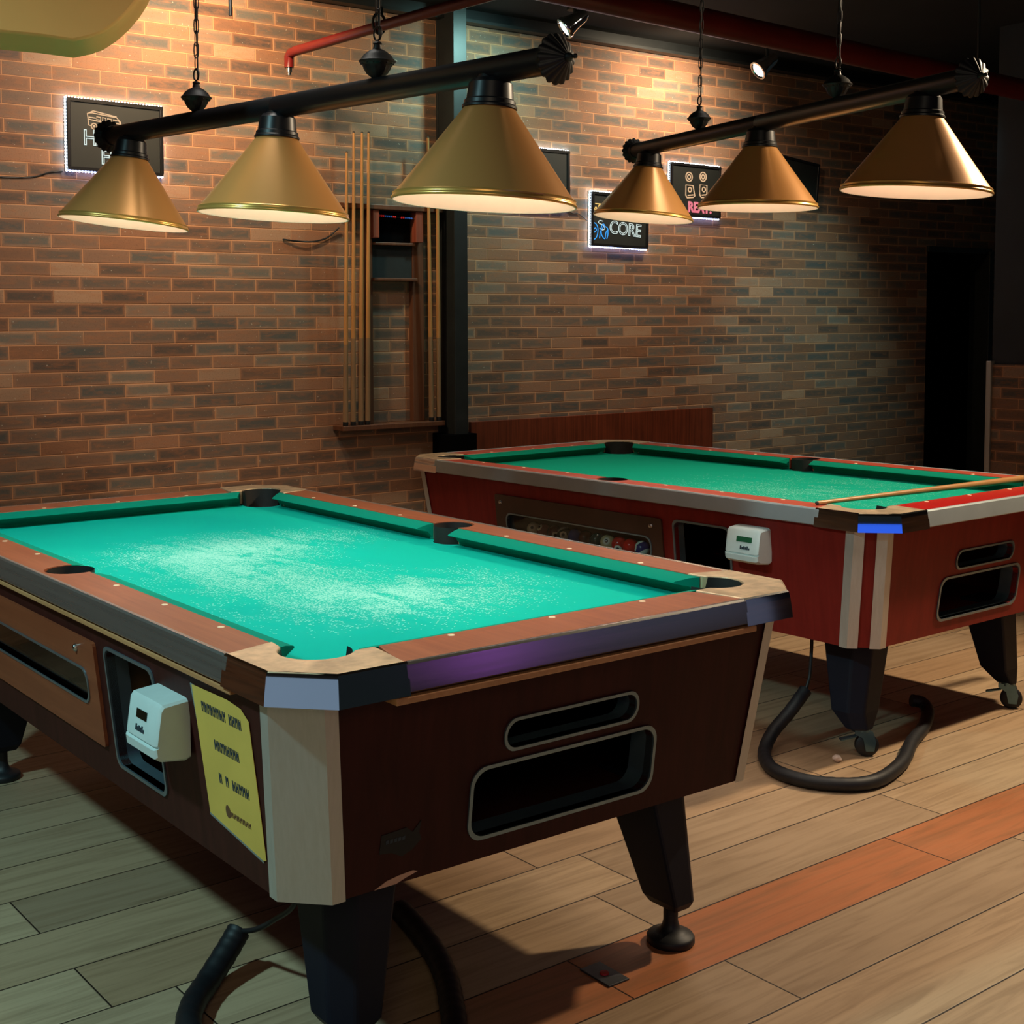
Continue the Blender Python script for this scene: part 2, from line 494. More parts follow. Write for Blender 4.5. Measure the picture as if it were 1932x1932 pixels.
# wooden panel at the foot of the wall
struct(MB().box(4.06, 5.84, WY - .022, WY, 0, .845).build('trim_4', M['panel_wood'], smooth=0, bevel=.002))
# H-column in front of the wall
col = thing('steel_column', 'black steel column standing against the brick wall right of the cue rack', 'column', (3.905, 5.375, 0))
MB().box(-.038, .042, -.075, -.06, 0, ZC).build('flange', M['steel_black'], col, 0, .002)
MB().box(-.038, .042, .06, .075, 0, ZC).build('flange', M['steel_black'], col, 0, .002)
MB().box(-.034, .034, -.06, .06, 0, ZC).build('web', M['steel_black'], col, 0)
MB().box(-.075, .085, -.09, .072, 0, .80).build('base_casing', M['void'], col, 0, .003)

# ------------------------------------------------------------------ pool table
def mirror(p, sx, sy):
    return [(x * sx, y * sy) for x, y in p]
OX, OY, ZT = .628, 1.165, .789
BZ, TZ = .375, .738
def body(z):
    t = (z - BZ) / (TZ - BZ)
    return .575 + .04 * t, 1.077 + .048 * t
CH = .068

def pool_table(name, label, loc, rotz, style):
    A = style == 'brown'
    T = thing(name, label, 'pool table', loc, rotz)
    mb, mr = (M['body_a'], M['rail_a']) if A else (M['body_b'], M['rail_b'])
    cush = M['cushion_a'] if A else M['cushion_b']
    # ---- cabinet with real openings
    m = MB()
    win = rrect(-.245, .52, .538, .616, .03)
    coin = rrect(-.585, -.35, .435, .682, .022)
    up = rrect(-.157, .167, .577, .629, .0255)
    lo = rrect(-.225, .225, .42, .548, .032)
    fx = lambda s: (lambda a, b, d: (s * (body(b)[0] - d), a, b))
    fy = lambda s: (lambda a, b, d: (a, s * (body(b)[1] - d), b))
    X0, Y0 = body(BZ); X1, Y1 = body(TZ)
    sidep = [(-(Y0 - CH), BZ), (Y0 - CH, BZ), (Y1 - CH, TZ), (-(Y1 - CH), TZ)]
    endp = [(-(X0 - CH), BZ), (X0 - CH, BZ), (X1 - CH, TZ), (-(X1 - CH), TZ)]
    m.holes(sidep, [win, coin], fx(-1), .018)
    m.holes(sidep, [], fx(1))
    m.holes(endp, [up, lo], fy(-1), .018)
    m.holes(endp, [], fy(1))
    for sx in (-1, 1):
        for sy in (-1, 1):
            m.add([(sx * X0, sy * (Y0 - CH), BZ), (sx * (X0 - CH), sy * Y0, BZ), (sx * (X1 - CH), sy * Y1, TZ), (sx * X1, sy * (Y1 - CH), TZ)], [(0, 1, 2, 3)])
    octo = lambda X, Y, z: [(-X, -(Y - CH), z), (-(X - CH), -Y, z), (X - CH, -Y, z), (X, -(Y - CH), z), (X, Y - CH, z), (X - CH, Y, z), (-(X - CH), Y, z), (-X, Y - CH, z)]
    m.add(octo(X0, Y0, BZ), [tuple(range(8))])
    m.build('cabinet', mb, T, 0)
    # metal lined rims of the openings
    def rim(loop, fn, nm, mat=M['rim'], w=.006, dpt=.10):
        cx = sum(p[0] for p in loop) / len(loop); cy = sum(p[1] for p in loop) / len(loop)
        hw = max(abs(p[0] - cx) for p in loop); hh = max(abs(p[1] - cy) for p in loop)
        big = [(cx + (a - cx) * (1 + w / hw), cy + (b - cy) * (1 + w / hh)) for a, b in loop]
        g = MB()
        g.loft([[fn(a, b, -.0005) for a, b in big], [fn(a, b, -.004) for a, b in big], [fn(a, b, -.004) for a, b in loop], [fn(a, b, dpt) for a, b in loop]], caps=False)
        return g.build(nm, mat, T, 40)
    rim(coin, fx(-1), 'coin_bay_rim', M['rim'], .007, .045)
    rim(up, fy(-1), 'slot_rim', M['rim'], .006, .05)
    rim(lo, fy(-1), 'slot_rim', M['rim'], .007, .06)
    # ---- viewing panel over the ball tray
    pan = rrect(-.298, .58, .455, .684, .008, 2)
    wl = rrect(-.242, .515, .541, .612, .028)
    g = MB()
    off = .008
    g.holes(pan, [wl], lambda a, b, d: (-(body(b)[0] + off - d), a, b), .012)
    g.loft([[(-(body(b)[0] + off), a, b) for a, b in pan], [(-(body(b)[0] + .0005), a, b) for a, b in pan]], caps=False)
    vp = g.build('viewing_board', M['board_a'] if A else M['board_b'], T, 0)
    g = MB(); fn = lambda a, b, d: (-(body(b)[0] + off - d), a, b)
    cx, cy = .1365, .5765
    big = [(cx + (a - cx) * 1.014, cy + (b - cy) * 1.14) for a, b in wl]
    g.loft([[fn(a, b, -.0003) for a, b in big], [fn(a, b, -.003) for a, b in big], [fn(a, b, -.003) for a, b in wl], [fn(a, b, .034) for a, b in wl]], caps=False)
    g.build('window_rim', M['rim'], vp, 40)
    g = MB(); g.add([(-(body(b)[0] - .002), a, b) for a, b in wl], [tuple(range(len(wl)))])
    g.build('window_pane', M['glass'], vp, 0)
    for (a, b) in ((-.197, .655), (.545, .655)) if A else ((.545, .655), (-.25, .655)):
        MB().lathe([(.0001, .008), (.006, .007), (.009, .002), (.009, 0)], 16, Matrix.Translation((-(body(b)[0] + off), a, b)) @ Matrix.Rotation(-PI / 2, 4, 'Y')).build('bolt', M['screw'], vp)
    g = MB().box(-.592, -.47, -.25, .53, .518, .530).box(-.482, -.47, -.25, .53, .53, .64).box(-.592, -.47, -.255, -.243, .53, .64).box(-.592, -.47, .518, .53, .53, .64)
    g.build('ball_tray', M['tray'] if A else M['board_b'], T, 0)
    # ---- corner posts
    for sx in (-1, 1):
        for sy in (-1, 1):
            def strip(p_top, p_bot, nm, mat):
                g = MB()
                g.loft([[Vector(q) for q in p_bot], [Vector(q) for q in p_top]], closed=False, caps=False)
                return g.build(nm, mat, T, 0)
            def corner(z, e, w):
                X, Y = body(z); X += e; Y += e
                return [(sx * X, sy * (Y - CH - w), z), (sx * X, sy * (Y - CH), z), (sx * (X - CH), sy * Y, z), (sx * (X - CH - w), sy * Y, z)]
            if A:
                strip(corner(TZ, .004, .026), corner(BZ - .002, .004, .026), 'corner_post', M['alu'])
            else:
                for side in (0, 1):
                    rows = []
                    for z in (BZ - .002, TZ):
                        q = [Vector(v) for v in corner(z, .004, .028)]
                        rows.append([q[0], q[1], q[1].lerp(q[2], .32)] if side == 0 else [q[2].lerp(q[1], .32), q[2], q[3]])
                    strip(rows[1], rows[0], 'corner_strip', M['alu'])
    # ---- playing bed with pocket notches
    def arc(cx, cy, r, a0, a1, n=10):
        return [(cx + r * math.cos(math.radians(a0 + (a1 - a0) * i / n)), cy + r * math.sin(math.radians(a0 + (a1 - a0) * i / n))) for i in range(n + 1)]
    bx, by = .532, 1.045
    q = []
    # bottom-left going counter-clockwise
    q += [(-bx, -.93)] + arc(-.492, -1.005, .062, 130, -40) + [(-.41, -by)]
    q += mirror(list(reversed(q)), -1, 1)
    right = [(bx, -.055)] + arc(.548, 0, .055, 250, 110) + [(bx, .055)]
    top = mirror(list(reversed(q)), 1, -1)
    left = mirror(right, -1, -1)
    g = MB(); g.add([(x, y, .742) for x, y in q + right + top + left], [tuple(range(len(q + right + top + left)))])
    g.build('playing_cloth', M['teal_cloth_a'] if A else M['teal_cloth_b'], T, 0)
    # pockets
    for sx in (-1, 1):
        for sy in (-1, 0, 1):
            c = (sx * (.492 if sy else .548), sy * 1.005)
            r = .066 if sy else .056
            cen = math.atan2(-c[1], -c[0]) if sy else math.atan2(0, -sx)
            rings = []
            for lv in range(5):
                ring = []
                for k in range(36):
                    a = 2 * PI * k / 36
                    dlt = abs((a - cen + PI) % (2 * PI) - PI)
                    zt_ = (.7885 if dlt > math.radians(60) else .7412) if sy else .7876
                    rr_, zz = ((r * .955, zt_), (r * .94, .735), (r * .9, .70), (r * .75, .66), (.001, .655))[lv]
                    ring.append((c[0] + rr_ * math.cos(a), c[1] + rr_ * math.sin(a), zz))
                rings.append(ring)
            MB().loft(rings, caps=False).build('pocket', M['pocket'], T, 50)
    # ---- cushions
    def cushion(p0, p1, inward, e0, e1):
        """p0..p1 along the nose; e0/e1 extra length of the back edge"""
        a, b = Vector((*p0, 0)), Vector((*p1, 0)); dr = (b - a).normalized(); w = Vector((*inward, 0))
        rings = []
        for t, e in ((a, -e0), (b, e1)):
            prof = [(.048, .7875), (.030, .7850), (.004, .7775), (0, .7745), (.002, .7725), (.030, .7660), (.0465, .7500), (.048, .742)]
            ring = []
            for d_, z in prof:
                k = d_ / .048
                ring.append(t - w * d_ + dr * (e * k) + Vector((0, 0, z)))
            rings.append(ring)
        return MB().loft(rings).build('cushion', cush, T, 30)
    for sx in (-1, 1):
        for sy in (-1, 1):
            cushion((sx * .477, sy * .072), (sx * .477, sy * .905), (-sx, 0), .012, .035)
    for sy in (-1, 1):
        cushion((-.392, sy * .99), (.392, sy * .99), (0, -sy), .035, .035)
    # ---- wooden rails with inlaid sights
    def sights(par, pts):
        for (x, y) in pts:
            MB().lathe([(.0001, .0008), (.0062, .0008), (.0068, 0)], 16, Matrix.Translation((x, y, ZT))).build('sight', M['sight'], par)
    for sx in (-1, 1):
        p = [(-.525, -.905)] + [(-.525, -.056)] + arc(-.548, 0, .060, -68, -292, 14) + [(-.525, .056), (-.525, .905), (-.618, .94), (-.618, -.94)]
        r_ = MB().prism(mirror(p, -sx, 1), .745, ZT).build('rail', mr, T, 0, .0015)
        sights(r_, [(sx * .5395, .99 - k * 1.98 / 8) for k in (1, 2, 3, 5, 6, 7)])
    for sy in (-1, 1):
        p = [(-.385, 1.038), (.385, 1.038), (.42, 1.155), (-.42, 1.155)]
        r_ = MB().prism(mirror(p, 1, sy), .745, ZT).build('rail', M['rail_b_red'] if (not A and sy < 0) else mr, T, 0, .0015)
        sights(r_, [(k * .9535 / 4, sy * 1.052) for k in (-1, 0, 1)])
    # ---- metal trim round the rails
    def trim(axis, s, half, mat):
        o = OX if axis == 'x' else OY
        prof = [(o - .012, .7885), (o - .006, .7905), (o - .001, .7900), (o + .0025, .786), (o + .0060, .764), (o + .0085, .742), (o + .005, .739), (o - .012, .739)]
        rows = []
        for h in (-half, half):
            rows.append([((s * a, h, z) if axis == 'x' else (h, s * a, z)) for a, z in prof])
        return MB().loft(rows).build('rail_trim', mat, T, 30)
    for s in (-1, 1):
        trim('x', s, .945, M['alu_y'] if A else M['dull_alu'])
        trim('y', s, .415, M['alu_x'] if A else M['dull_alu'])
    if A:
        for s in (-1, 1):
            MB().box(min(s * .612, s * .632), max(s * .612, s * .632), -.955, .955, .724, .734).build('lower_lip', M['lip'], T, 0, .002)
            MB().box(-.44, .44, min(s * 1.12, s * 1.174), max(s * 1.12, s * 1.174), .722, .734).build('lower_lip', M['lip'], T, 0, .002)
    # ---- corner castings
    for sx in (-1, 1):
        for sy in (-1, 1):
            out = [(-OX, -.935), (-OX, -1.082), (-.547, -OY), (-.415, -OY)]
            p = out + [(-.398, -1.045), (-.43, -1.045)] + arc(-.492, -1.005, .066, -38, -232, 14) + [(-.528, -.945), (-.522, -.905)]
            cc = MB().prism(mirror(p, sx * -1, sy * -1), .744, ZT + .0022).build('corner_casting', M['cast'], T, 0, .003, 3)
            e = .009
            outb = [(-OX - e, -.932), (-OX - e, -1.082 - e * .4), (-.547 - e * .4, -OY - e), (-.412, -OY - e)]
            inb = [(-OX + .004, -.932), (-OX + .004, -1.078), (-.545, -OY + .004), (-.412, -OY + .004)]
            rows = []
            for (a, b), (c_, d_) in zip(mirror(outb, -sx, -sy), mirror(inb, -sx, -sy)):
                i1 = ((a + c_) / 2, (b + d_) / 2)
                L_ = lambda t: (c_ + (a - c_) * t, d_ + (b - d_) * t)
                rows.append([(c_, d_, .735), (*L_(1.06), .736), (*L_(.82), .760), (*L_(.54), .782), (*L_(.40), .7885), (*L_(.15), .7915), (c_, d_, .790)])
            MB().loft(rows).build('casting_band', M['chrome'], cc, 25)
    # ---- legs
    for sx in (-1, 1):
        for sy in (-1, 1):
            if A:
                zs = [(.385, .316, .456, .835, .998), (.108, .372, .464, .918, 1.020), (.088, .384, .452, .930, 1.008)]
            else:
                zs = [(.385, .318, .452, .832, .990), (.142, .366, .478, .886, .984), (.086, .402, .462, .930, .988)]
            rings = []
            for i, (z, xi, xo, yi, yo) in enumerate(zs):
                c_ = (.045, .036, .03)[i]
                rings.append([(sx * a, sy * b, z) for a, b in ((xo, yi), (xo, yo - c_), (xo - c_, yo), (xi, yo), (xi, yi))])
            lg = MB().loft(rings).build('leg', M['leg'], T, 0, .006)
            fxp, fyp = sx * .418, sy * .962
            if A:
                MB().lathe([(.001, .092), (.016, .092), (.016, .05), (.018, .042), (.022, .032), (.034, .024), (.049, .019), (.052, .014), (.052, .004), (.049, 0), (.001, 0)], 28, Matrix.Translation((fxp, fyp, 0))).build('leveller_foot', M['rubber'], lg, 50)
            else:
                ca = Matrix.Translation((fxp, fyp, 0)) @ Matrix.Rotation(.9 if sx < 0 else .5, 4, 'Z')
                w = MB().lathe([(.001, -.013), (.028, -.013), (.036, -.008), (.036, .008), (.028, .013), (.001, .013)], 24, ca @ Matrix.Translation((0, -.012, .036)) @ Matrix.Rotation(PI / 2, 4, 'Y'))
                wh = w.build('caster_wheel', M['rubber'], lg, 40)
                g = MB()
                for k in (-1, 1):
                    pr = [Vector((k * .018, y, z)) for y, z in ((-.030, .02), (-.035, .05), (-.025, .082), (.03, .09), (.03, .075), (.004, .06), (-.004, .02))]
                    pr2 = [v + Vector((k * .003, 0, 0)) for v in pr]
                    g.loft([[ca @ v for v in pr], [ca @ v for v in pr2]])
                g.lathe([(.001, .092), (.024, .092), (.024, .080), (.001, .080)], 16, ca)
                g.loft([[ca @ Vector(v) for v in ((-.010, .02, .062), (.010, .02, .062), (.012, .07, .050), (-.012, .07, .050))], [ca @ Vector(v) for v in ((-.010, .02, .066), (.010, .02, .066), (.012, .07, .054), (-.012, .07, .054))]])
                g.build('caster_fork', plain('caster_steel', lin(92, 120, 130), .3, .8), lg, 30)
    # ---- counter box on the long side
    y0, y1, dz = (-.738, -.60, 0.) if A else (-.752, -.622, .042)
    def prof(yy, s):
        pr = [(.600, .553), (.612, .548), (.660, .554), (.672, .562), (.674, .578), (.668, .580), (.668, .583), (.672, .585), (.662, .652), (.656, .660), (.600, .666)]
        cx, cz = .63, .605
        return [(-(cx + (a - cx) * s), yy, cz + (b - cz) * s + dz) for a, b in pr]
    bxo = MB().loft([prof(y0, .9), prof(y0 + .005, .98), prof(y0 + .012, 1), prof(y1 - .012, 1), prof(y1 - .005, .98), prof(y1, .9)]).build('counter_box', M['white_plastic'], T, 30)
    tilt = lambda yy, zz, e=.0012: (-(.672 - (zz - .585) * .149 + e), yy, zz + dz)
    sc0, sc1 = (-.688, -.642) if A else (-.725, -.665)
    g = MB().loft([[tilt(a, b, -.001) for a, b in ((sc0, .620), (sc1, .620), (sc1, .636), (sc0, .636))], [tilt(a, b) for a, b in ((sc0, .620), (sc1, .620), (sc1, .636), (sc0, .636))]])
    g.build('display', M['lcd_dark'] if A else M['lcd'], bxo, 0)
    g = MB()
    for k in range(6):
        a = sc0 + .006 + k * .0065
        h = (.006, .011, .008, .010, .007, .011)[k]
        g.loft([[tilt(u, v, -.001) for u, v in ((a, .597), (a + .005, .597), (a + .005, .597 + h), (a, .597 + h))], [tilt(u, v) for u, v in ((a, .597), (a + .005, .597), (a + .005, .597 + h), (a, .597 + h))]])
    g.build('maker_mark', M['ink'], bxo, 0)
    return T

T1 = pool_table('pool_table', 'nearer pool table with brown rails, chalk-dusted green cloth and yellow notice on its side', (1.6019, 2.9560, 0), .0111, 'brown')
T2 = pool_table('pool_table', 'farther pool table with red cabinet, twin metal corner strips and balls behind its window', (3.7922, 3.5121, 0), .0343, 'red')

def t_world(T, p):
    r = T.rotation_euler.z; c, s = math.cos(r), math.sin(r)
    return Vector((T.location.x + p[0] * c - p[1] * s, T.location.y + p[0] * s + p[1] * c, p[2]))

# black decal and chipped edge on the near end of the brown table
def endpt(a, b, e=.0):
    return (a, -(body(b)[1] + e), b)
g = MB(); pts = [(-.418, .474), (-.366, .477), (-.352, .466), (-.335, .484), (-.338, .462), (-.332, .448), (-.352, .432), (-.372, .425), (-.395, .437), (-.420, .440)]
g.loft([[endpt(a, b, .0002) for a, b in pts], [endpt(a, b, .0012) for a, b in pts]])
st = g.build('decal', M['pocket'], T1, 0)
g = MB()
for k in range(5):
    a = -.408 + k * .0085
    g.loft([[endpt(u, v, .001) for u, v in ((a, .455), (a + .006, .455 + .001), (a + .006, .463), (a, .462))], [endpt(u, v, .0016) for u, v in ((a, .455), (a + .006, .456), (a + .006, .463), (a, .462))]])
g.build('decal_mark', M['ink'], st, 0)
g = MB(); pts = [(-.425, .3755), (-.40, .386), (-.375, .390), (-.345, .392), (-.335, .388), (-.36, .382), (-.38, .3755)]
g.loft([[endpt(a, b, -.001) for a, b in pts], [endpt(a, b, .0012) for a, b in pts]])
g.build('chipped_edge', plain('raw_chipboard', lin(206, 160, 136), .8), T1, 0)

# yellow notice taped on the brown table's long side
nt = thing('notice_sheet', 'yellow notice sheet with dark lettering taped to the near pool table beside the counter box', 'notice', t_world(T1, (-.61, -.88, .57)), T1.rotation_euler.z)
def side(a, b, e):      # local to the notice: a = along the table, b = height
    return (-(body(b)[0] + e) + .61, a + .88, b - .57)
def sheet(pts, e0, e1):
    return MB().loft([[side(a, b, e0) for a, b in pts], [side(a, b, e1) for a, b in pts]])
sheet([(-.767, .699), (-.905, .702), (-.955, .697), (-.981, .680), (-.984, .56), (-.986, .436), (-.975, .432), (-.78, .460)], .0012, .002).build('sheet', M['paper'], nt, 0)
sheet([(-.760, .700), (-.775, .700), (-.790, .59), (-.776, .59)], .0006, .0019).build('film_edge', M['paper_edge'], nt, 0)
sheet([(-.779, .4605), (-.975, .4325), (-.976, .428), (-.779, .456)], .0008, .0022).build('film_edge', M['paper_edge'], nt, 0)
def glyphs(y0, y1, z0, z1, words, nm, mat, slope=0.):
    g = MB(); tot = sum(words) + len(words) - 1; w = (y0 - y1) / tot; k = 0; rnd = random.Random(int(z0 * 1e4))
    for wd in words:
        for i in range(wd):
            a = y0 - k * w; b = a - w * .78
            zz0 = z0 + slope * k; zz1 = z1 + slope * k
            mid = zz0 + (zz1 - zz0) * rnd.choice((.35, .5, .6))
            g.v and None
            g.loft([[side(u, v, .0018) for u, v in ((a, zz0), (a - w * .3, zz0), (a - w * .3, zz1), (a, zz1))], [side(u, v, .0026) for u, v in ((a, zz0), (a - w * .3, zz0), (a - w * .3, zz1), (a, zz1))]])
            g.loft([[side(u, v, .0018) for u, v in ((a - w * .3, mid), (b, mid), (b, mid + (zz1 - zz0) * .3), (a - w * .3, mid + (zz1 - zz0) * .3))], [side(u, v, .0026) for u, v in ((a - w * .3, mid), (b, mid), (b, mid + (zz1 - zz0) * .3), (a - w * .3, mid + (zz1 - zz0) * .3))]])
            g.loft([[side(u, v, .0018) for u, v in ((b + w * .2, zz0), (b, zz0), (b, zz1), (b + w * .2, zz1))], [side(u, v, .0026) for u, v in ((b + w * .2, zz0), (b, zz0), (b, zz1), (b + w * .2, zz1))]])
            k += 1
        k += 1
    return g.build(nm, mat, nt, 0)
glyphs(-.800, -.953, .657, .676, (8, 4), 'lettering', M['ink'])
glyphs(-.835, -.930, .594, .613, (8,), 'lettering', M['ink'])
glyphs(-.838, -.952, .533, .552, (1, 1, 5), 'lettering', M['ink'])
glyphs(-.868, -.945, .478, .488, (7,), 'lettering', M['brown_ink'])
g = MB(); pts = [(-.858 + .009 * math.cos(k * PI / 8), .485 + .012 * math.sin(k * PI / 8)) for k in range(16)]
g.loft([[side(a, b, .0018) for a, b in pts], [side(a, b, .0026) for a, b in pts]]); g.build('emblem', M['brown_ink'], nt, 0)

# balls in the red table's window
balls = [(.415, lin(214, 206, 176), False, 'cream pool ball, leftmost behind the red table window'),
         (.357, lin(130, 30, 34), False, 'dark red pool ball second from left behind the red table window'),
         (.300, lin(92, 28, 26), False, 'maroon pool ball third from left behind the red table window'),
         (.243, lin(24, 60, 56), True, 'dark teal striped pool ball just left of the blue ball in the red table window'),
         (.186, lin(22, 74, 170), False, 'bright blue pool ball in the red table window'),
         (.129, lin(84, 34, 28), False, 'brownish red pool ball just right of the blue ball in the red table window'),
         (.072, lin(20, 62, 56), False, 'dark green pool ball in the middle of the red table window'),
         (.015, lin(210, 190, 140), False, 'cream pool ball just right of the dark green ball in the red table window'),
         (-.042, lin(190, 40, 32), False, 'red pool ball between a cream and a brighter red ball in the red table window'),
         (-.099, lin(214, 40, 30), False, 'brightest red pool ball in the red table window'),
         (-.156, lin(40, 44, 96), True, 'white pool ball with navy stripe, rightmost behind the red table window')]
spots = [(-.8, -.5, .35), (-.7, .1, .5), (-.5, -.8, -.2), (-.75, -.55, .1), (-.6, .75, .2), (.5, .5, .5), (.5, .5, .5), (-.75, -.5, .3), (-.75, -.5, -.45), (.5, .5, .5), (-.75, .5, .15)]
for (yy, col_, stripe, lab), sp in zip(balls, spots):
    b = MB().sphere((0, 0, 0), .0284, 20, 14).build('pool_ball', ball_mat('ball_paint', col_, stripe, sp), None, 180)
    b.location = t_world(T2, (-.556, yy, .5584))
    tag(b, lab, 'pool ball', 'pool balls in the red table window')

# cue lying across the red table's corner
def cue(name, length, butt_r=.0145, tip_r=.0062):
    """built along +Z from the butt; returns child meshes under an Empty"""
    e = bpy.data.objects.new(name, None); C.objects.link(e); e.empty_display_size = .05
    L = length
    rad = lambda z: butt_r + (tip_r - butt_r) * z / L
    MB().lathe([(.001, 0), (rad(0) * .9, 0), (rad(.02), .004), (rad(.02), .02)], 14).build('bumper', M['rubber'], e)
    MB().lathe([(rad(.02), .02), (rad(.02), .02), (rad(L * .3), L * .3)], 14).build('butt', M['cue_butt'], e)
    MB().lathe([(rad(L * .3), L * .3), (rad(L * .65), L * .65), (tip_r, L - .007)], 14).build('shaft', M['cue_wood'], e)
    MB().lathe([(tip_r, L - .007), (tip_r * .97, L - .003), (.001, L)], 14).build('tip', M['cue_dark'], e)
    return e
def lay(e, butt, tip):
    butt, tip = Vector(butt), Vector(tip)
    e.location = butt; e.rotation_mode = 'QUATERNION'
    e.rotation_quaternion = (tip - butt).to_track_quat('Z', 'Y')
tipL = Vector((-.575, -.893)); dirn = Vector((.45 + .573, -.985 + .893)).normalized()
bt = tipL + dirn * 1.45
cu = cue('pool_cue', 1.45)
lay(cu, t_world(T2, (bt.x, bt.y, ZT + .0152)), t_world(T2, (tipL.x, tipL.y, ZT + .0072)))
tag(cu, 'wooden pool cue lying across the near end of the red pool table', 'pool cue')

# ------------------------------------------------------------------ padded hoses and their cables
def hose(label, T, pts, cable, r):
    e = thing('cable_hose', label, 'hose', t_world(T, pts[0]), 0)
    P = spline([t_world(T, p) - e.location for p in pts], 9)
    rr = [r * (1 + .025 * math.sin(i * 1.9)) for i in range(len(P))]
    MB().tube(P, rr, 14).build('sleeve', M['rubber'], e, 60)
    MB().tube(spline([t_world(T, p) - e.location for p in cable], 8), .0055, 8).build('cable', M['rubber'], e, 60)
hose('thick black padded hose looping on the floor round the red table leg', T2,
     [(-.46, -.778, .175), (-.53, -.771, .115), (-.60, -.762, .062), (-.675, -.79, .024), (-.75, -.86, .021), (-.792, -.93, .021), (-.795, -1.016, .021), (-.76, -1.09, .021), (-.69, -1.145, .021), (-.589, -1.152, .021), (-.422, -1.105, .021), (-.238, -1.016, .021), (-.06, -.945, .021), (.04, -.895, .040), (.062, -.86, .058), (.035, -.835, .066)],
     [(-.42, -.77, .375), (-.425, -.772, .30), (-.44, -.778, .22), (-.46, -.778, .175)], .0205)
hose('thick black padded hose looping in front of the brown table leg', T1,
     [(-.40, -.518, .085), (-.435, -.535, .06), (-.50, -.575, .029), (-.565, -.64, .026), (-.608, -.72, .026), (-.625, -.85, .026), (-.60, -.98, .026), (-.53, -1.10, .026), (-.42, -1.16, .026), (-.30, -1.12, .026), (-.205, -1.01, .026), (-.150, -.925, .026), (-.105, -.85, .026), (-.06, -.75, .026), (-.022, -.63, .026), (.0, -.53, .026)],
     [(-.42, -.80, .375), (-.42, -.80, .26), (-.405, -.68, .17), (-.40, -.59, .115), (-.40, -.518, .085)], .025)

# scrap and socket on the floor
o = MB().sphere((0, 0, 0), .014, 8, 6)
o.v = [(x * (1 + .5 * noise.noise(Vector((x, y, z)) * 90)), y * (1 + .5 * noise.noise(Vector((y, z, x)) * 90)), max(-.010, z * .8) + .010) for x, y, z in o.v]
tag(o.build('paper_scrap', M['scrap'], None, 0, loc=(3.30, 2.548, 0)), 'crumpled pale paper scrap on the floor beside the red table caster', 'scrap')
fs = thing('floor_socket', 'small dark floor socket plate with red button in front of the brown table', 'socket', (1.812, 1.972, 0))
MB().box(-.028, .028, -.045, .045, 0, .004).build('plate', M['plate'], fs, 0, .001)
MB().lathe([(.010, .004), (.009, .007), (.001, .008)], 16, Matrix.Translation((0, 0, 0))).build('button', M['red_button'], fs)

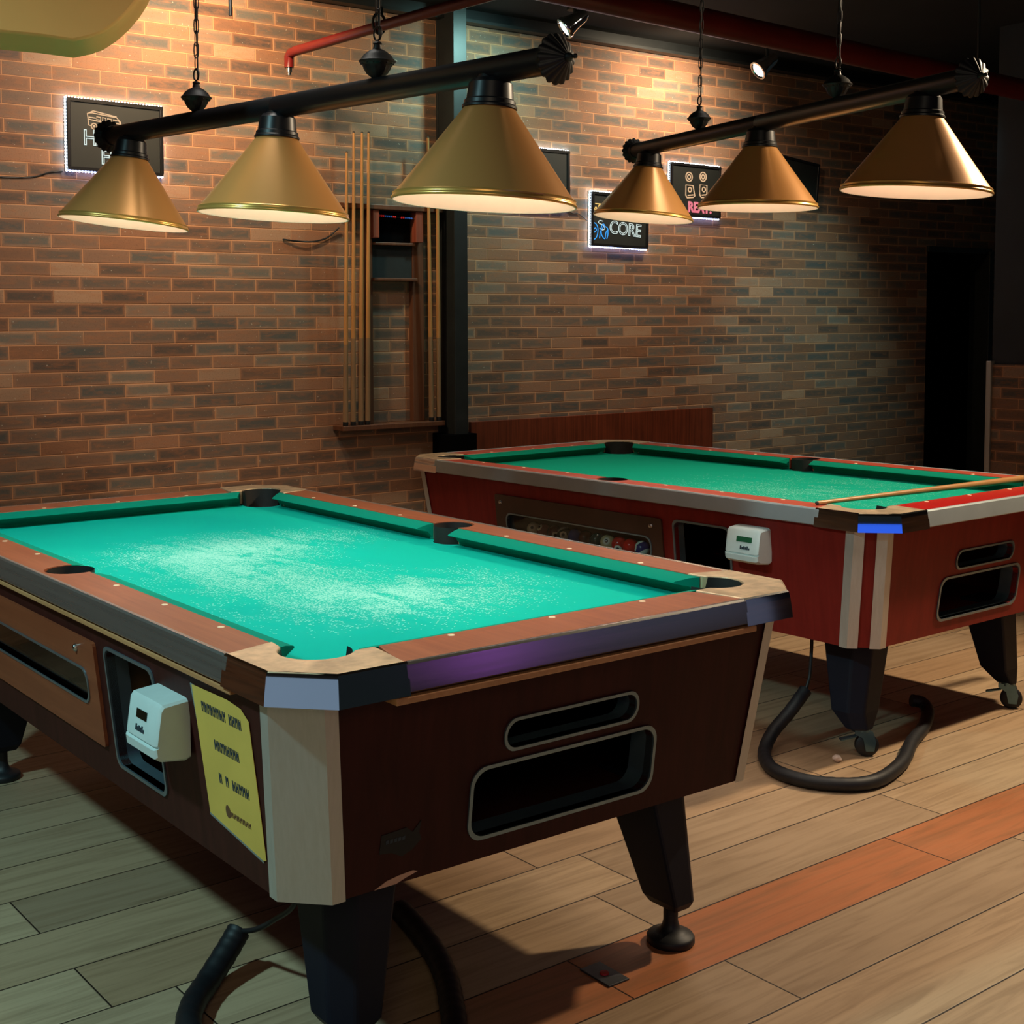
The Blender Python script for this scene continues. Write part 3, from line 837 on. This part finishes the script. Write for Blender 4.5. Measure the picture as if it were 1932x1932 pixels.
# ------------------------------------------------------------------ three-shade bar lamps
def bar_lamp(label, mid, dirv, sp, sfx, tilts):
    e = thing('bar_lamp', label, 'lamp', mid, 0, None)
    dx = Vector(dirv).normalized(); up = Vector((0, 0, 1)); dy = up.cross(dx).normalized(); dz = dx.cross(dy)
    R = Matrix((dx, dy, dz)).transposed()
    e.rotation_euler = R.to_euler()
    hl = sp + .125; hr = sp + .160
    rb = .0262
    RX = Matrix.Rotation(PI / 2, 4, 'Y')
    b = MB().lathe([(.001, -hl), (rb, -hl), (rb, -.001), (rb * .985, 0), (rb, .001), (rb, hr), (.001, hr)], 28, RX).build('bar', M['black_satin'], e, 50)
    for s in (-1, 1):
        mt = Matrix.Translation((hr if s > 0 else -hl, 0, 0)) @ (RX if s > 0 else Matrix.Rotation(-PI / 2, 4, 'Y'))
        c = MB().lathe([(.001, -.012), (.0285, -.012), (.0285, .0), (.0300, .003), (.0435, .014), (.0435, .018), (.025, .034), (.009, .046), (.001, .047)], 112, mt,
                       flute=lambda i, a: (.12 * abs(math.cos(8 * a)) - .05) if 4 <= i <= 6 else 0).build('end_cap', M['black_matte'], e, 30)
        MB().lathe([(.006, .042), (.0085, .047), (.0085, .051), (.005, .055), (.003, .060), (.0045, .064), (.0045, .067), (.001, .070)], 16, mt).build('finial', M['black_matte'], c, 50)
    for s in (-1, 1):
        xm = s * sp * .515
        mt = Matrix.Translation((xm, 0, rb - .004))
        prof = [(.010, 0), (.012, .004), (.022, .012), (.028, .022), (.030, .028), (.033, .031), (.0395, .036), (.0400, .038), (.036, .041), (.030, .050), (.020, .058), (.010, .063), (.008, .072), (.010, .075), (.006, .079), (.001, .080)]
        kn = MB().lathe(prof, 40, mt, flute=lambda i, a: (.05 * math.cos(16 * a) if 1 <= i <= 4 else 0)).build('hanger_knob', M['black_matte'], e, 45)
        # beads of the knob
        g = MB()
        for k in range(14):
            a = 2 * PI * k / 14
            g.sphere((xm + .034 * math.cos(a), .034 * math.sin(a), rb + .0285), .0026, 6, 4)
        g.build('bead_ring', M['black_matte'], kn, 60)
        # chain: ring, then links up to the ceiling
        g = MB()
        ztop = (ZC - e.location.z)
        x_, z0 = xm, rb + .078
        g.tube([(x_ + .013 * math.cos(2 * PI * k / 20), 0, z0 + .014 + .015 * math.sin(2 * PI * k / 20)) for k in range(20)], .0022, 6, closed=True)
        z = z0 + .027; k = 0
        while z < ztop - .02:
            h, w = .0178, .0066
            loop = []
            for q in range(14):
                a = 2 * PI * q / 14
                px, pz = w * math.cos(a), (h * .55 * (1 if math.sin(a) > 0 else -1) if abs(math.sin(a)) > 1e-6 else 0) + h * .55 * math.sin(a)
                loop.append((x_ + (px if k % 2 == 0 else 0), (0 if k % 2 == 0 else px), z + h + pz))
            g.tube(loop, .0015, 5, closed=True)
            z += .0305; k += 1
        ch = g.build('chain', M['black_matte'], e, 60)
        MB().tube(spline([(x_ + .004, .003, z0), (x_ - .006, .006, z0 + .08), (x_ + .007, -.006, z0 + .25), (x_ - .006, .004, z0 + .5), (x_, 0, ztop - .005)], 6), .0022, 6).build('power_cord', M['rubber'], e, 60)
        MB().lathe([(.001, ztop - .03), (.02, ztop - .028), (.05, ztop - .008), (.05, ztop - .001), (.001, ztop - .001)], 24, Matrix.Translation((x_, 0, 0))).build('ceiling_rose', M['black_matte'], e)
    for k in (-1, 0, 1):
        roll, open_ = tilts[k + 1]
        Rt = Matrix.Rotation(math.radians(roll), 3, Vector((.574, .819, 0))) @ Matrix.Rotation(math.radians(open_), 3, Vector((-.819, .574, 0)))
        Rl = R.transposed() @ Rt @ R
        mt = Matrix.Translation((k * sp, 0, -.022)) @ Rl.to_4x4() @ Matrix.Translation((0, 0, -.234))
        g = MB(); g.lathe([(.046, .188), (.110, .100), (.1745, .0135)], 64, mt)
        sh = g.build('shade', M['brass'], e, 60)
        g = MB(); g.lathe([(.1745, .0135), (.1765, .0145), (.1785, .0130), (.1775, .0085), (.1785, .0070), (.1805, .0050), (.1805, .0015), (.1785, .0)], 64, mt)
        g.build('shade_rim', M['brass_rim'], sh, 60)
        g = MB(); g.lathe([(.1785, 0.), (.1760, .0005), (.1740, .0030), (.108, .094), (.045, .182), (.001, .184)], 64, mt)
        g.build('shade_lining', M['cream'], sh, 40)
        g = MB(); g.lathe([(.001, .246), (.026, .246), (.028, .240), (.036, .238), (.040, .232), (.0425, .230), (.0460, .200), (.0500, .197), (.0505, .190), (.0535, .187), (.0535, .183), (.046, .183)], 48, mt)
        g.build('shade_cap', M['black_satin'], sh, 40)
        g = MB(); g.lathe([(.001, .182), (.016, .182), (.016, .150), (.013, .146), (.020, .135), (.028, .118), (.030, .105), (.026, .090), (.016, .080), (.001, .077)], 20, mt)
        g.build('bulb', M['bulb'], sh, 60)
        p = Matrix.Translation(e.location) @ R.to_4x4() @ Vector((k * sp, 0, -.256 + .03))
        lamp('POINT', 'bulb_light', p, .9 * sfx, (1., .78, .56), size=.03)
        p = Matrix.Translation(e.location) @ R.to_4x4() @ Vector((k * sp, 0, -.256 + .004))
        lamp('SPOT', 'shade_light', p, 15. * sfx, (1., .93, .82), size=.10, target=p - Vector((0, 0, 1)), cone=128, blend=.8)
    return e

def lamp(kind, name, loc, power, col=(1, 1, 1), size=.1, target=None, cone=60, blend=.5, sy=None):
    li = bpy.data.lights.new(name, kind); li.energy = power; li.color = col
    if kind in ('POINT', 'SPOT'):
        li.shadow_soft_size = size
    if kind == 'SPOT':
        li.spot_size = math.radians(cone); li.spot_blend = blend
    if kind == 'AREA':
        li.size = size
        if sy:
            li.shape = 'RECTANGLE'; li.size_y = sy
    o = bpy.data.objects.new(name, li); C.objects.link(o); o.location = loc
    if target is not None:
        d = Vector(target) - Vector(loc)
        o.rotation_euler = d.to_track_quat('-Z', 'Y').to_euler()
    return o

bar_lamp('three-shade brass bar lamp on chains, hung over the brown pool table', (1.530, 2.80, 1.603 + .256), (.111, -1.488, -.054), .752, 1.0, [(5, 2.6), (2.2, 1.6), (2.4, 1.6)])
bar_lamp('three-shade brass bar lamp on chains, hung toward the red pool table', (3.164, 2.757, 1.691 + .256), (-.548, -1.522, -.062), .80, .8, [(5, 2.4), (1, 1.4), (3.3, .8)])

# ------------------------------------------------------------------ wall signs
def led_border(par, w, h, d):
    """dotted light strip round the edge of a sign; sign spans 0..w, 0..h, front at y=-d"""
    g = MB(); g2 = MB()
    n = 0
    def run(p0, p1, gg):
        p0, p1 = Vector(p0), Vector(p1); L = (p1 - p0).length; k = int(L / .0135)
        for i in range(k + 1):
            gg.sphere(p0.lerp(p1, i / k), .0031, 6, 4)
    y = -d * .55
    run((0, y, h + .004), (w, y, h + .004), g); run((-.004, y, 0), (-.004, y, h), g); run((w + .004, y, 0), (w + .004, y, h), g)
    run((0, y, -.004), (w, y, -.004), g2)
    g.build('led_strip', M['led'], par, 60); g2.build('led_strip', M['led_blue'], par, 60)
    g = MB().box(-.004, w + .004, -d * .4, -d * .15, h, h + .004).box(-.004, w + .004, -d * .4, -d * .15, -.004, 0).box(-.004, 0, -d * .4, -d * .15, 0, h).box(w, w + .004, -d * .4, -d * .15, 0, h)
    g.build('strip_channel', M['white_plastic'], par, 0)
def neon(par, lines, mat, d, r=.0022, nm='neon_drawing'):
    g = MB()
    for ln in lines:
        closed = ln[0] == ln[-1] and len(ln) > 3
        P = [(x, -d - .001, z) for x, z in (ln[:-1] if closed else ln)]
        g.tube(P, r, 6, closed=closed)
    return g.build(nm, mat, par, 60)
def circ(cx, cz, r, n=14):
    return [(cx + r * math.cos(2 * PI * k / n), cz + r * math.sin(2 * PI * k / n)) for k in range(n)] + [(cx + r, cz)]
def sign(name, label, x, z, w, h, tilt=0., leds=True):
    d = .03
    e = thing(name, label, 'sign', (x, WY, z), 0, 'lit signs on the brick wall' if leds else None)
    e.rotation_euler = (0, tilt, 0)
    MB().box(0, w, -d, 0, 0, h).build('sign_board', M['sign_black'], e, 0)
    fr = MB()
    for a in ((0, w, h - .014, h), (0, w, 0, .014), (0, .014, .014, h - .014), (w - .014, w, .014, h - .014)):
        fr.box(a[0], a[1], -d - .006, -d + .001, a[2], a[3])
    fr.build('sign_frame', M['black_satin'], e, 0, .002)
    if leds:
        led_border(e, w, h, d)
    return e, d
# sign with a camper van
s1, d = sign('light_sign', 'light sign with camper van drawing, left on the wall above the brown table', 1.968, 1.998, .424, .298, .012)
X = lambda px: .0105 + (px - 165) / 1060 * .405; Z = lambda py: .292 - (py - 145) / 850 * .292
van = [[(375, 400), (365, 300), (420, 290), (700, 320), (745, 370), (765, 480), (740, 495), (720, 490)], [(660, 480), (480, 455)], [(400, 445), (375, 440), (375, 400)],
       [(375, 300), (430, 265), (700, 310)], [(380, 345), (460, 350)], [(380, 370), (765, 425)],
       [(470, 330), (515, 335), (515, 370), (470, 365), (470, 330)], [(535, 335), (575, 340), (575, 378), (535, 373), (535, 335)], [(595, 342), (640, 347), (640, 385), (595, 380), (595, 342)], [(660, 350), (725, 358), (745, 395), (660, 388), (660, 350)]]
neon(s1, [[(X(a), Z(b)) for a, b in l] for l in van] + [circ(X(440), Z(450), .012), circ(X(690), Z(480), .012)], M['neon_tan'], d, .0024)
g = MB()
for a, b in ((440, 450), (690, 480)):
    g.sphere((X(a), -d - .001, Z(b)), .006, 8, 6)
g.build('wheel_light', M['neon_tan'], s1)
text_obj('lettering', 'HA', .090, M['neon_white'], s1, (X(310), -d - .002, Z(680)), .0022, sx=.95)
text_obj('lettering', 'FU', .090, M['neon_white'], s1, (X(510), -d - .002, Z(898)), .0022, sx=.95)
# sign with script and block letters
s2, d = sign('light_sign', 'light sign with gold script, blue figures and the word CORE', 4.872, 1.765, .420, .293, .02)
X2 = lambda px: (px - 395) / 545 * .420; Z2 = lambda py: .293 - (py - 690) / 560 * .293
ln = [[(425, 815), (520, 815)], [(455, 915), (455, 840), (480, 820), (495, 850), (495, 915)], [(495, 850), (515, 820), (535, 840), (535, 915)], [(560, 915), (560, 840), (580, 815), (600, 830), (600, 900)],
      [(430, 915), (418, 880), (430, 850), (440, 865), (425, 885), (440, 900)]]
neon(s2, [[(X2(a), Z2(b)) for a, b in spline([(p[0], p[1], 0) for p in l], 4) for a, b in [(a_, b_) for a_, b_ in [(a, b)]]] if False else [(X2(q.x), Z2(q.y)) for q in spline([(p[0], p[1], 0) for p in l], 4)] for l in ln], M['neon_gold'], d, .0030, 'neon_script')
ln = [[(415, 1010), (440, 1030), (455, 1080), (445, 1150), (425, 1180), (405, 1170)], [(415, 1080), (430, 1065), (440, 1085), (420, 1110), (412, 1085)], [(470, 1170), (478, 1100), (500, 1060), (515, 1030), (500, 1020), (485, 1060), (490, 1130), (520, 1170), (530, 1110), (545, 1080), (550, 1120), (540, 1170)],
      [(520, 1040), (545, 1060), (550, 1090)]]
neon(s2, [[(X2(q.x), Z2(q.y)) for q in spline([(p[0], p[1], 0) for p in l], 4)] for l in ln], M['neon_blue'], d, .0026)
ln = [[(500, 990), (470, 985), (460, 1010), (500, 1030), (520, 1060), (500, 1080), (470, 1065)]]
neon(s2, [[(X2(q.x), Z2(q.y)) for q in spline([(p[0], p[1], 0) for p in l], 4)] for l in ln], M['neon_white'], d, .0022)
text_obj('lettering', 'CORE', .098, M['neon_white'], s2, (X2(560), -d - .002, Z2(1105)), .0019, sx=.93, rot=(PI / 2, .05, 0))
# sign with two round-headed figures
s3, d = sign('light_sign', 'light sign with two round topped tags and pink lettering, right of the gold script sign', 5.470, 1.953, .405, .300, .012)
X3 = lambda px: (px - 1175) / 497 * .405; Z3 = lambda py: .300 - (py - 415) / 540 * .300
ln = []
for cx, cy in ((1352, 550), (1492, 535)):
    ln += [circ(X3(cx), Z3(cy), .026), circ(X3(cx), Z3(cy), .012)]
    k = 1 if cx < 1400 else -1
    ln += [[(X3(a), Z3(b)) for a, b in ((cx - 30, cy + 85), (cx + 40, cy + 85), (cx + 60 - (k < 0) * 20, cy + 190), (cx + 45, cy + 205), (cx - 15, cy + 215), (cx - 30, cy + 190), (cx - 30, cy + 85))], [(X3(cx - 10), Z3(cy + 190)), (X3(cx + 45), Z3(cy + 180))], circ(X3(cx + 10), Z3(cy + 130), .013)]
neon(s3, ln, M['neon_tan'], d, .0036)
text_obj('lettering', 'REAT!', .082, M['neon_pink'], s3, (X3(1345), -d - .002, Z3(905)), .0034, sx=.90)
s4, d = sign('light_sign', 'black light sign with white border, half hidden behind the nearest brass shade', 4.300, 1.962, .415, .300, 0.)
s5, d = sign('wall_board', 'unlit black board on the wall behind the second lamp', 6.34, 2.10, .40, .26, .10, leds=False)
# loose wires
def wire(label, pts, r=.003):
    e = MB().tube(spline(pts, 6), r, 6).build('wall_wire', M['rubber'], None, 60)
    o = Vector(pts[0]); e.location = o
    for v in e.data.vertices:
        v.co -= o
    tag(e, label, 'wire')
wire('thin black wire running left from the camper van sign', [(1.45, WY - .004, 1.95), (1.70, WY - .004, 1.953), (1.83, WY - .004, 1.962), (1.90, WY - .004, 1.985), (1.955, WY - .006, 1.992)])
wire('loose black wire drooping on the wall left of the cue rack', [(2.99, WY - .006, 1.742), (3.08, WY - .02, 1.734), (3.16, WY - .014, 1.738), (3.23, WY - .01, 1.760), (3.285, WY - .02, 1.806)], .004)
wire('short black wire at the left edge of the gold script sign', [(4.70, WY - .004, 1.96), (4.76, WY - .006, 1.935), (4.80, WY - .006, 1.935), (4.866, WY - .006, 1.900)])

# ------------------------------------------------------------------ cue rack and its cues
rk = thing('cue_rack', 'wooden wall cue rack with chalkboard and red and blue scoring beads', 'cue rack', (3.535, WY, .84))
def rbox(nm, x0, x1, y0, y1, z0, z1, mat, bev=.003):
    return MB().box(x0 - 3.535, x1 - 3.535, y0 - WY, y1 - WY, z0 - .84, z1 - .84).build(nm, mat, rk, 0, bev)
rbox('base_shelf', 3.25, 3.845, WY - .095, WY, .842, .866, M['rack_wood'])
rbox('top_shelf', 3.25, 3.845, WY - .085, WY, 1.895, 1.918, M['rack_wood'])
rbox('post', 3.695, 3.762, WY - .035, WY, .866, 1.895, M['rack_wood'])
rbox('post', 3.432, 3.462, WY - .035, WY, .866, 1.895, M['rack_wood'])
rbox('bracket', 3.444, 3.478, WY - .075, WY - .036, 1.760, 1.893, M['rack_red'])
rbox('bracket', 3.690, 3.735, WY - .075, WY - .036, 1.745, 1.893, M['rack_red'])
rbox('divider', 3.463, 3.695, WY - .06, WY, 1.728, 1.742, M['rack_wood'])
rbox('chalkboard', 3.464, 3.694, WY - .03, WY - .012, 1.572, 1.728, M['chalkboard'], .001)
rbox('chalk_ledge', 3.455, 3.705, WY - .065, WY, 1.556, 1.571, M['rack_wood'])
rbox('score_back', 3.464, 3.690, WY - .022, WY - .012, 1.742, 1.894, M['void'], .001)
g = MB().tube([(3.478 - 3.535, -.062, 1.868 - .84), (3.69 - 3.535, -.062, 1.860 - .84)], .002, 6)
rod = g.build('bead_rod', M['screw'], rk, 60)
seq = [(3.486, 3, 'r'), (3.520, 4, 'b'), (3.566, 2, 'r'), (3.614, 2, 'r'), (3.638, 4, 'b')]
for x0, n, c_ in seq:
    for i in range(n):
        xx = x0 + i * .0115
        MB().sphere((xx - 3.535, -.062, 1.868 - .84 - (xx - 3.478) * .038), .0058, 10, 8).build('bead', M['bead_red'] if c_ == 'r' else M['bead_blue'], rk, 180)
cues = [(3.275, .866, 3.282, 2.155, 'leftmost and shortest cue standing in the wall rack'),
        (3.318, .866, 3.322, 2.250, 'second cue from the left in the wall rack'),
        (3.361, .866, 3.368, 2.252, 'third cue from the left in the wall rack'),
        (3.399, .866, 3.405, 2.255, 'fourth cue from the left, just left of the rack chalkboard'),
        (3.775, .866, 3.745, 2.258, 'cue right of the rack chalkboard, nearer to the board'),
        (3.820, .866, 3.800, 2.245, 'rightmost cue in the wall rack beside the black column')]
for xb, zb, xt, zt, lab in cues:
    L = zt - zb
    e = cue('pool_cue', L, .0135, .0062)
    lay(e, (xb, WY - .075, zb), (xt, WY - .102, zt))
    tag(e, lab, 'pool cue', 'cues standing in the wall rack')

# ------------------------------------------------------------------ pipes, spots, bulkhead under the ceiling
g = MB().tube([(-2.0, 3.7, 2.668), (6.64, 3.7, 2.450)], .050, 24)
mp = tag(g.build('red_pipe', M['red_pipe'], None, 60), 'thick red pipe running under the ceiling above both pool tables', 'pipe')
for x_ in (2.3, 5.75):
    z_ = 2.668 - (x_ + 2.0) * .02523
    MB().tube([(x_, 3.7, z_ + .05), (x_, 3.7, ZC)], .006, 8).tube([(x_, 3.7 + .055 * math.cos(a * PI / 10), z_ + .055 * math.sin(a * PI / 10)) for a in range(20)], .005, 6, closed=True).build('pipe_hanger', M['steel_black'], mp, 60)
P = [(3.026, 3.752, 2.538), (2.981, 4.171, 2.539), (2.903, 5.15, 2.539), (2.900, 5.185, 2.535), (2.899, 5.20, 2.522), (2.899, 5.20, 2.475)]
bp = tag(MB().tube(P, .0215, 16).build('red_branch_pipe', M['red_pipe'], None, 60), 'thin red branch pipe ending in a down-turned sprinkler near the brick wall', 'pipe')
MB().lathe([(.014, 0), (.014, -.02), (.009, -.024), (.009, -.034), (.016, -.036), (.001, -.038)], 14, Matrix.Translation((2.899, 5.20, 2.476))).build('sprinkler_head', M['screw'], bp)
yk = 4.55; zk = 2.539; xk = 2.951
g = MB().tube([(xk, yk, zk + .075), (xk, yk, ZC)], .006, 8)
loop = [(xk + .030 * math.cos(a * PI / 10), yk, zk + .012 + .040 * math.sin(a * PI / 10)) for a in range(20)]
g.tube(loop, .006, 6, closed=True); g.box(xk - .012, xk + .012, yk - .012, yk + .012, zk + .045, zk + .078)
g.build('pipe_hanger', M['steel_black'], bp, 60)
tag(MB().tube([(2.266, 4.5, 2.487), (2.266, 4.5, ZC)], .007, 8).build('hanging_rod', M['steel_black'], None, 60), 'short black threaded rod hanging from the ceiling near the brick wall', 'rod')
def spotlight(label, loc, aim, warm):
    e = thing('spotlight', label, 'spotlight', loc)
    dv = (Vector(aim) - Vector(loc)).normalized()
    q = dv.to_track_quat('Z', 'Y').to_matrix().to_4x4()
    MB().lathe([(.001, -.085), (.024, -.085), (.036, -.06), (.040, -.02), (.046, .01), (.052, .03)], 28, q).build('housing', M['chrome'], e, 40)
    rg = MB().lathe([(.052, .03), (.056, .032), (.058, .042), (.055, .052), (.046, .054), (.040, .046)], 28, q).build('bezel', M['chrome'], e, 40)
    MB().lathe([(.044, .044), (.001, .040)], 24, q).build('lens', emit('spot_lens', warm, 4.0), e, 40)
    up = ZC - loc[2]
    MB().tube([(0, 0, 0), (.02, 0, .05), (.02, 0, up)], .009, 8).build('arm', M['steel_black'], e, 60)
    MB().lathe([(.001, up - .03), (.04, up - .03), (.04, up - .001), (.001, up - .001)], 20, Matrix.Translation((.02, 0, 0))).build('mount', M['steel_black'], e)
    return e
spotlight('chrome spotlight under the ceiling just right of the black column', (4.41, 5.05, 2.825), (3.71, 5.43, 2.26), (.8, .95, 1., 1))
spotlight('chrome spotlight under the ceiling between the two lamp chains of the second lamp', (5.82, 5.05, 2.765), (5.11, 5.30, 2.20), (1., .9, .8, 1))
spotlight('dim chrome spotlight behind the right end of the second lamp', (7.10, 4.95, 2.715), (7.1, 4.9, 2.3), (.2, .3, .3, 1))
# olive bulkhead hanging in the upper left
pr = [(.55, 1.930), (.942, 1.960), (1.031, 1.962), (1.110, 1.960), (1.150, 1.972), (1.180, 1.985), (1.215, 2.010), (1.245, 2.038), (1.272, 2.070), (1.292, 2.100), (1.309, 2.135), (1.33, 2.20), (1.34, 2.30), (1.34, 2.50), (.55, 2.50)]
bh = thing('hanging_bulkhead', 'olive-beige rounded bulkhead hanging from the ceiling at the upper left', 'bulkhead', (.95, 3.2, ZC))
g = MB().loft([[(x * .94 - .95, -.38, z - ZC) for x, z in pr], [(x - .95, -.20, z - ZC) for x, z in pr]])
g.build('bulkhead_body', M['olive'], bh, 25, .006)
MB().box(-.30, .30, -.36, -.22, 2.50 - ZC, -.001).build('bulkhead_neck', M['olive'], bh, 0)

# ------------------------------------------------------------------ lights
lamp('SPOT', 'wall_spot_warm', (2.34, 4.80, 2.80), 92., (1., .69, .38), .06, (2.70, WY, 2.30), 150, 1.)
lamp('SPOT', 'wall_spot_warm', (1.9, 4.1, 2.80), 66., (1., .82, .66), .1, (2.0, WY, 2.0), 115, 1.)
lamp('SPOT', 'wall_spot_warm', (5.40, 4.88, 2.80), 80., (1., .78, .52), .06, (5.40, WY, 2.30), 145, 1.)
lamp('SPOT', 'wall_spot_warm', (4.9, 3.8, 2.80), 26., (1., .86, .72), .06, (5.1, WY, 1.6), 105, 1.)
lamp('SPOT', 'wall_spot_teal', (4.12, 4.85, 2.80), 42., (.50, 1., .90), .06, (4.05, WY, 2.2), 130, 1.)
lamp('SPOT', 'wall_spot_teal', (6.35, 3.86, 2.78), 80., (.55, 1., .95), .06, (6.6, WY, 1.15), 54, 1.)
lamp('SPOT', 'warm_downlight', (5.1, 1.7, 2.86), 400., (1., .78, .52), .07, (3.0, 1.9, 0), 108, .5)
lamp('SPOT', 'teal_downlight', (-.9, 2.4, 2.86), 230., (.50, .96, 1.), .10, (1.0, 2.7, 0), 80, .6)
lamp('SPOT', 'table_light', (1.6, 2.9, 2.89), 60., (1., .95, .85), .35, (1.6, 2.9, 0), 80, .6)
lamp('SPOT', 'table_light', (3.8, 3.2, 2.89), 44., (1., .93, .82), .35, (3.8, 3.3, 0), 80, .6)
lamp('AREA', 'front_fill', (-.6, -.9, 2.6), 17., (1., .82, .58), 1.2, (1.6, 3.0, 1.6))  # unseen fill added to lift the brass shades and the bulkhead
lamp('AREA', 'blue_glint_light', (1.3, -.56, .95), 1.2, (.03, .14, 1.), .55, (3.24, 2.35, .76), sy=.8)  # unseen light added for the blue reflection in the red table's corner chrome
lamp('AREA', 'pale_glint_light', (-1.2, .68, .9), .6, (.45, .65, .9), .8, (1.02, 1.83, .76), sy=.8)  # added out of view so the brown table's corner band mirrors pale blue
lamp('AREA', 'lilac_glint_light', (3.55, -.1, .95), .22, (.5, .55, .85), 1.0, (1.8, 1.8, .76), sy=.7)  # weak unseen light added to give the brown table's end trim a bluish reflection
lamp('AREA', 'red_glint_light', (-1.22, .95, .9), .06, (1., .12, .2), .07, (1.02, 1.83, .76), sy=.7)  # narrow added light, out of view, for a pink stripe in the corner chrome
lamp('AREA', 'magenta_glint_light', (3.04, -.42, .95), .42, (.66, .18, 1.), .16, (1.36, 1.78, .76), sy=.8)  # added unseen source of the purple streak on the brown table's end trim
w = bpy.data.worlds.new('room_air'); sc.world = w; w.use_nodes = True
bg = w.node_tree.nodes['Background']; bg.inputs[0].default_value = (.55, .75, .8, 1); bg.inputs[1].default_value = .012

# ------------------------------------------------------------------ camera
PHI, PIT, ROL = .611, .07, .0069
f_px, cx, cy = 2501.564, 811.0516, 787.2575
def rotr(v):
    c, s = math.cos(PHI), math.sin(PHI)
    return Vector((v[0] * c + v[1] * s, -v[0] * s + v[1] * c, v[2]))
Rv = Vector((1, 0, 0)); Uv = Vector((0, math.sin(PIT), math.cos(PIT))); Fv = Vector((0, math.cos(PIT), -math.sin(PIT)))
c, s = math.cos(ROL), math.sin(ROL)
rt = rotr(Rv * c - Uv * s); upv = rotr(Rv * s + Uv * c); fw = rotr(Fv)
cam = bpy.data.cameras.new('camera'); co = bpy.data.objects.new('camera', cam); C.objects.link(co)
mw = Matrix((rt, upv, -fw)).transposed().to_4x4(); mw.translation = Vector((0, 0, 1.3456))
co.matrix_world = mw
cam.sensor_fit = 'HORIZONTAL'; cam.sensor_width = 36.
cam.lens = f_px / 1932 * 36
cam.shift_x = (966 - cx) / 1932; cam.shift_y = (cy - 966) / 1932
cam.clip_start = .05
sc.camera = co
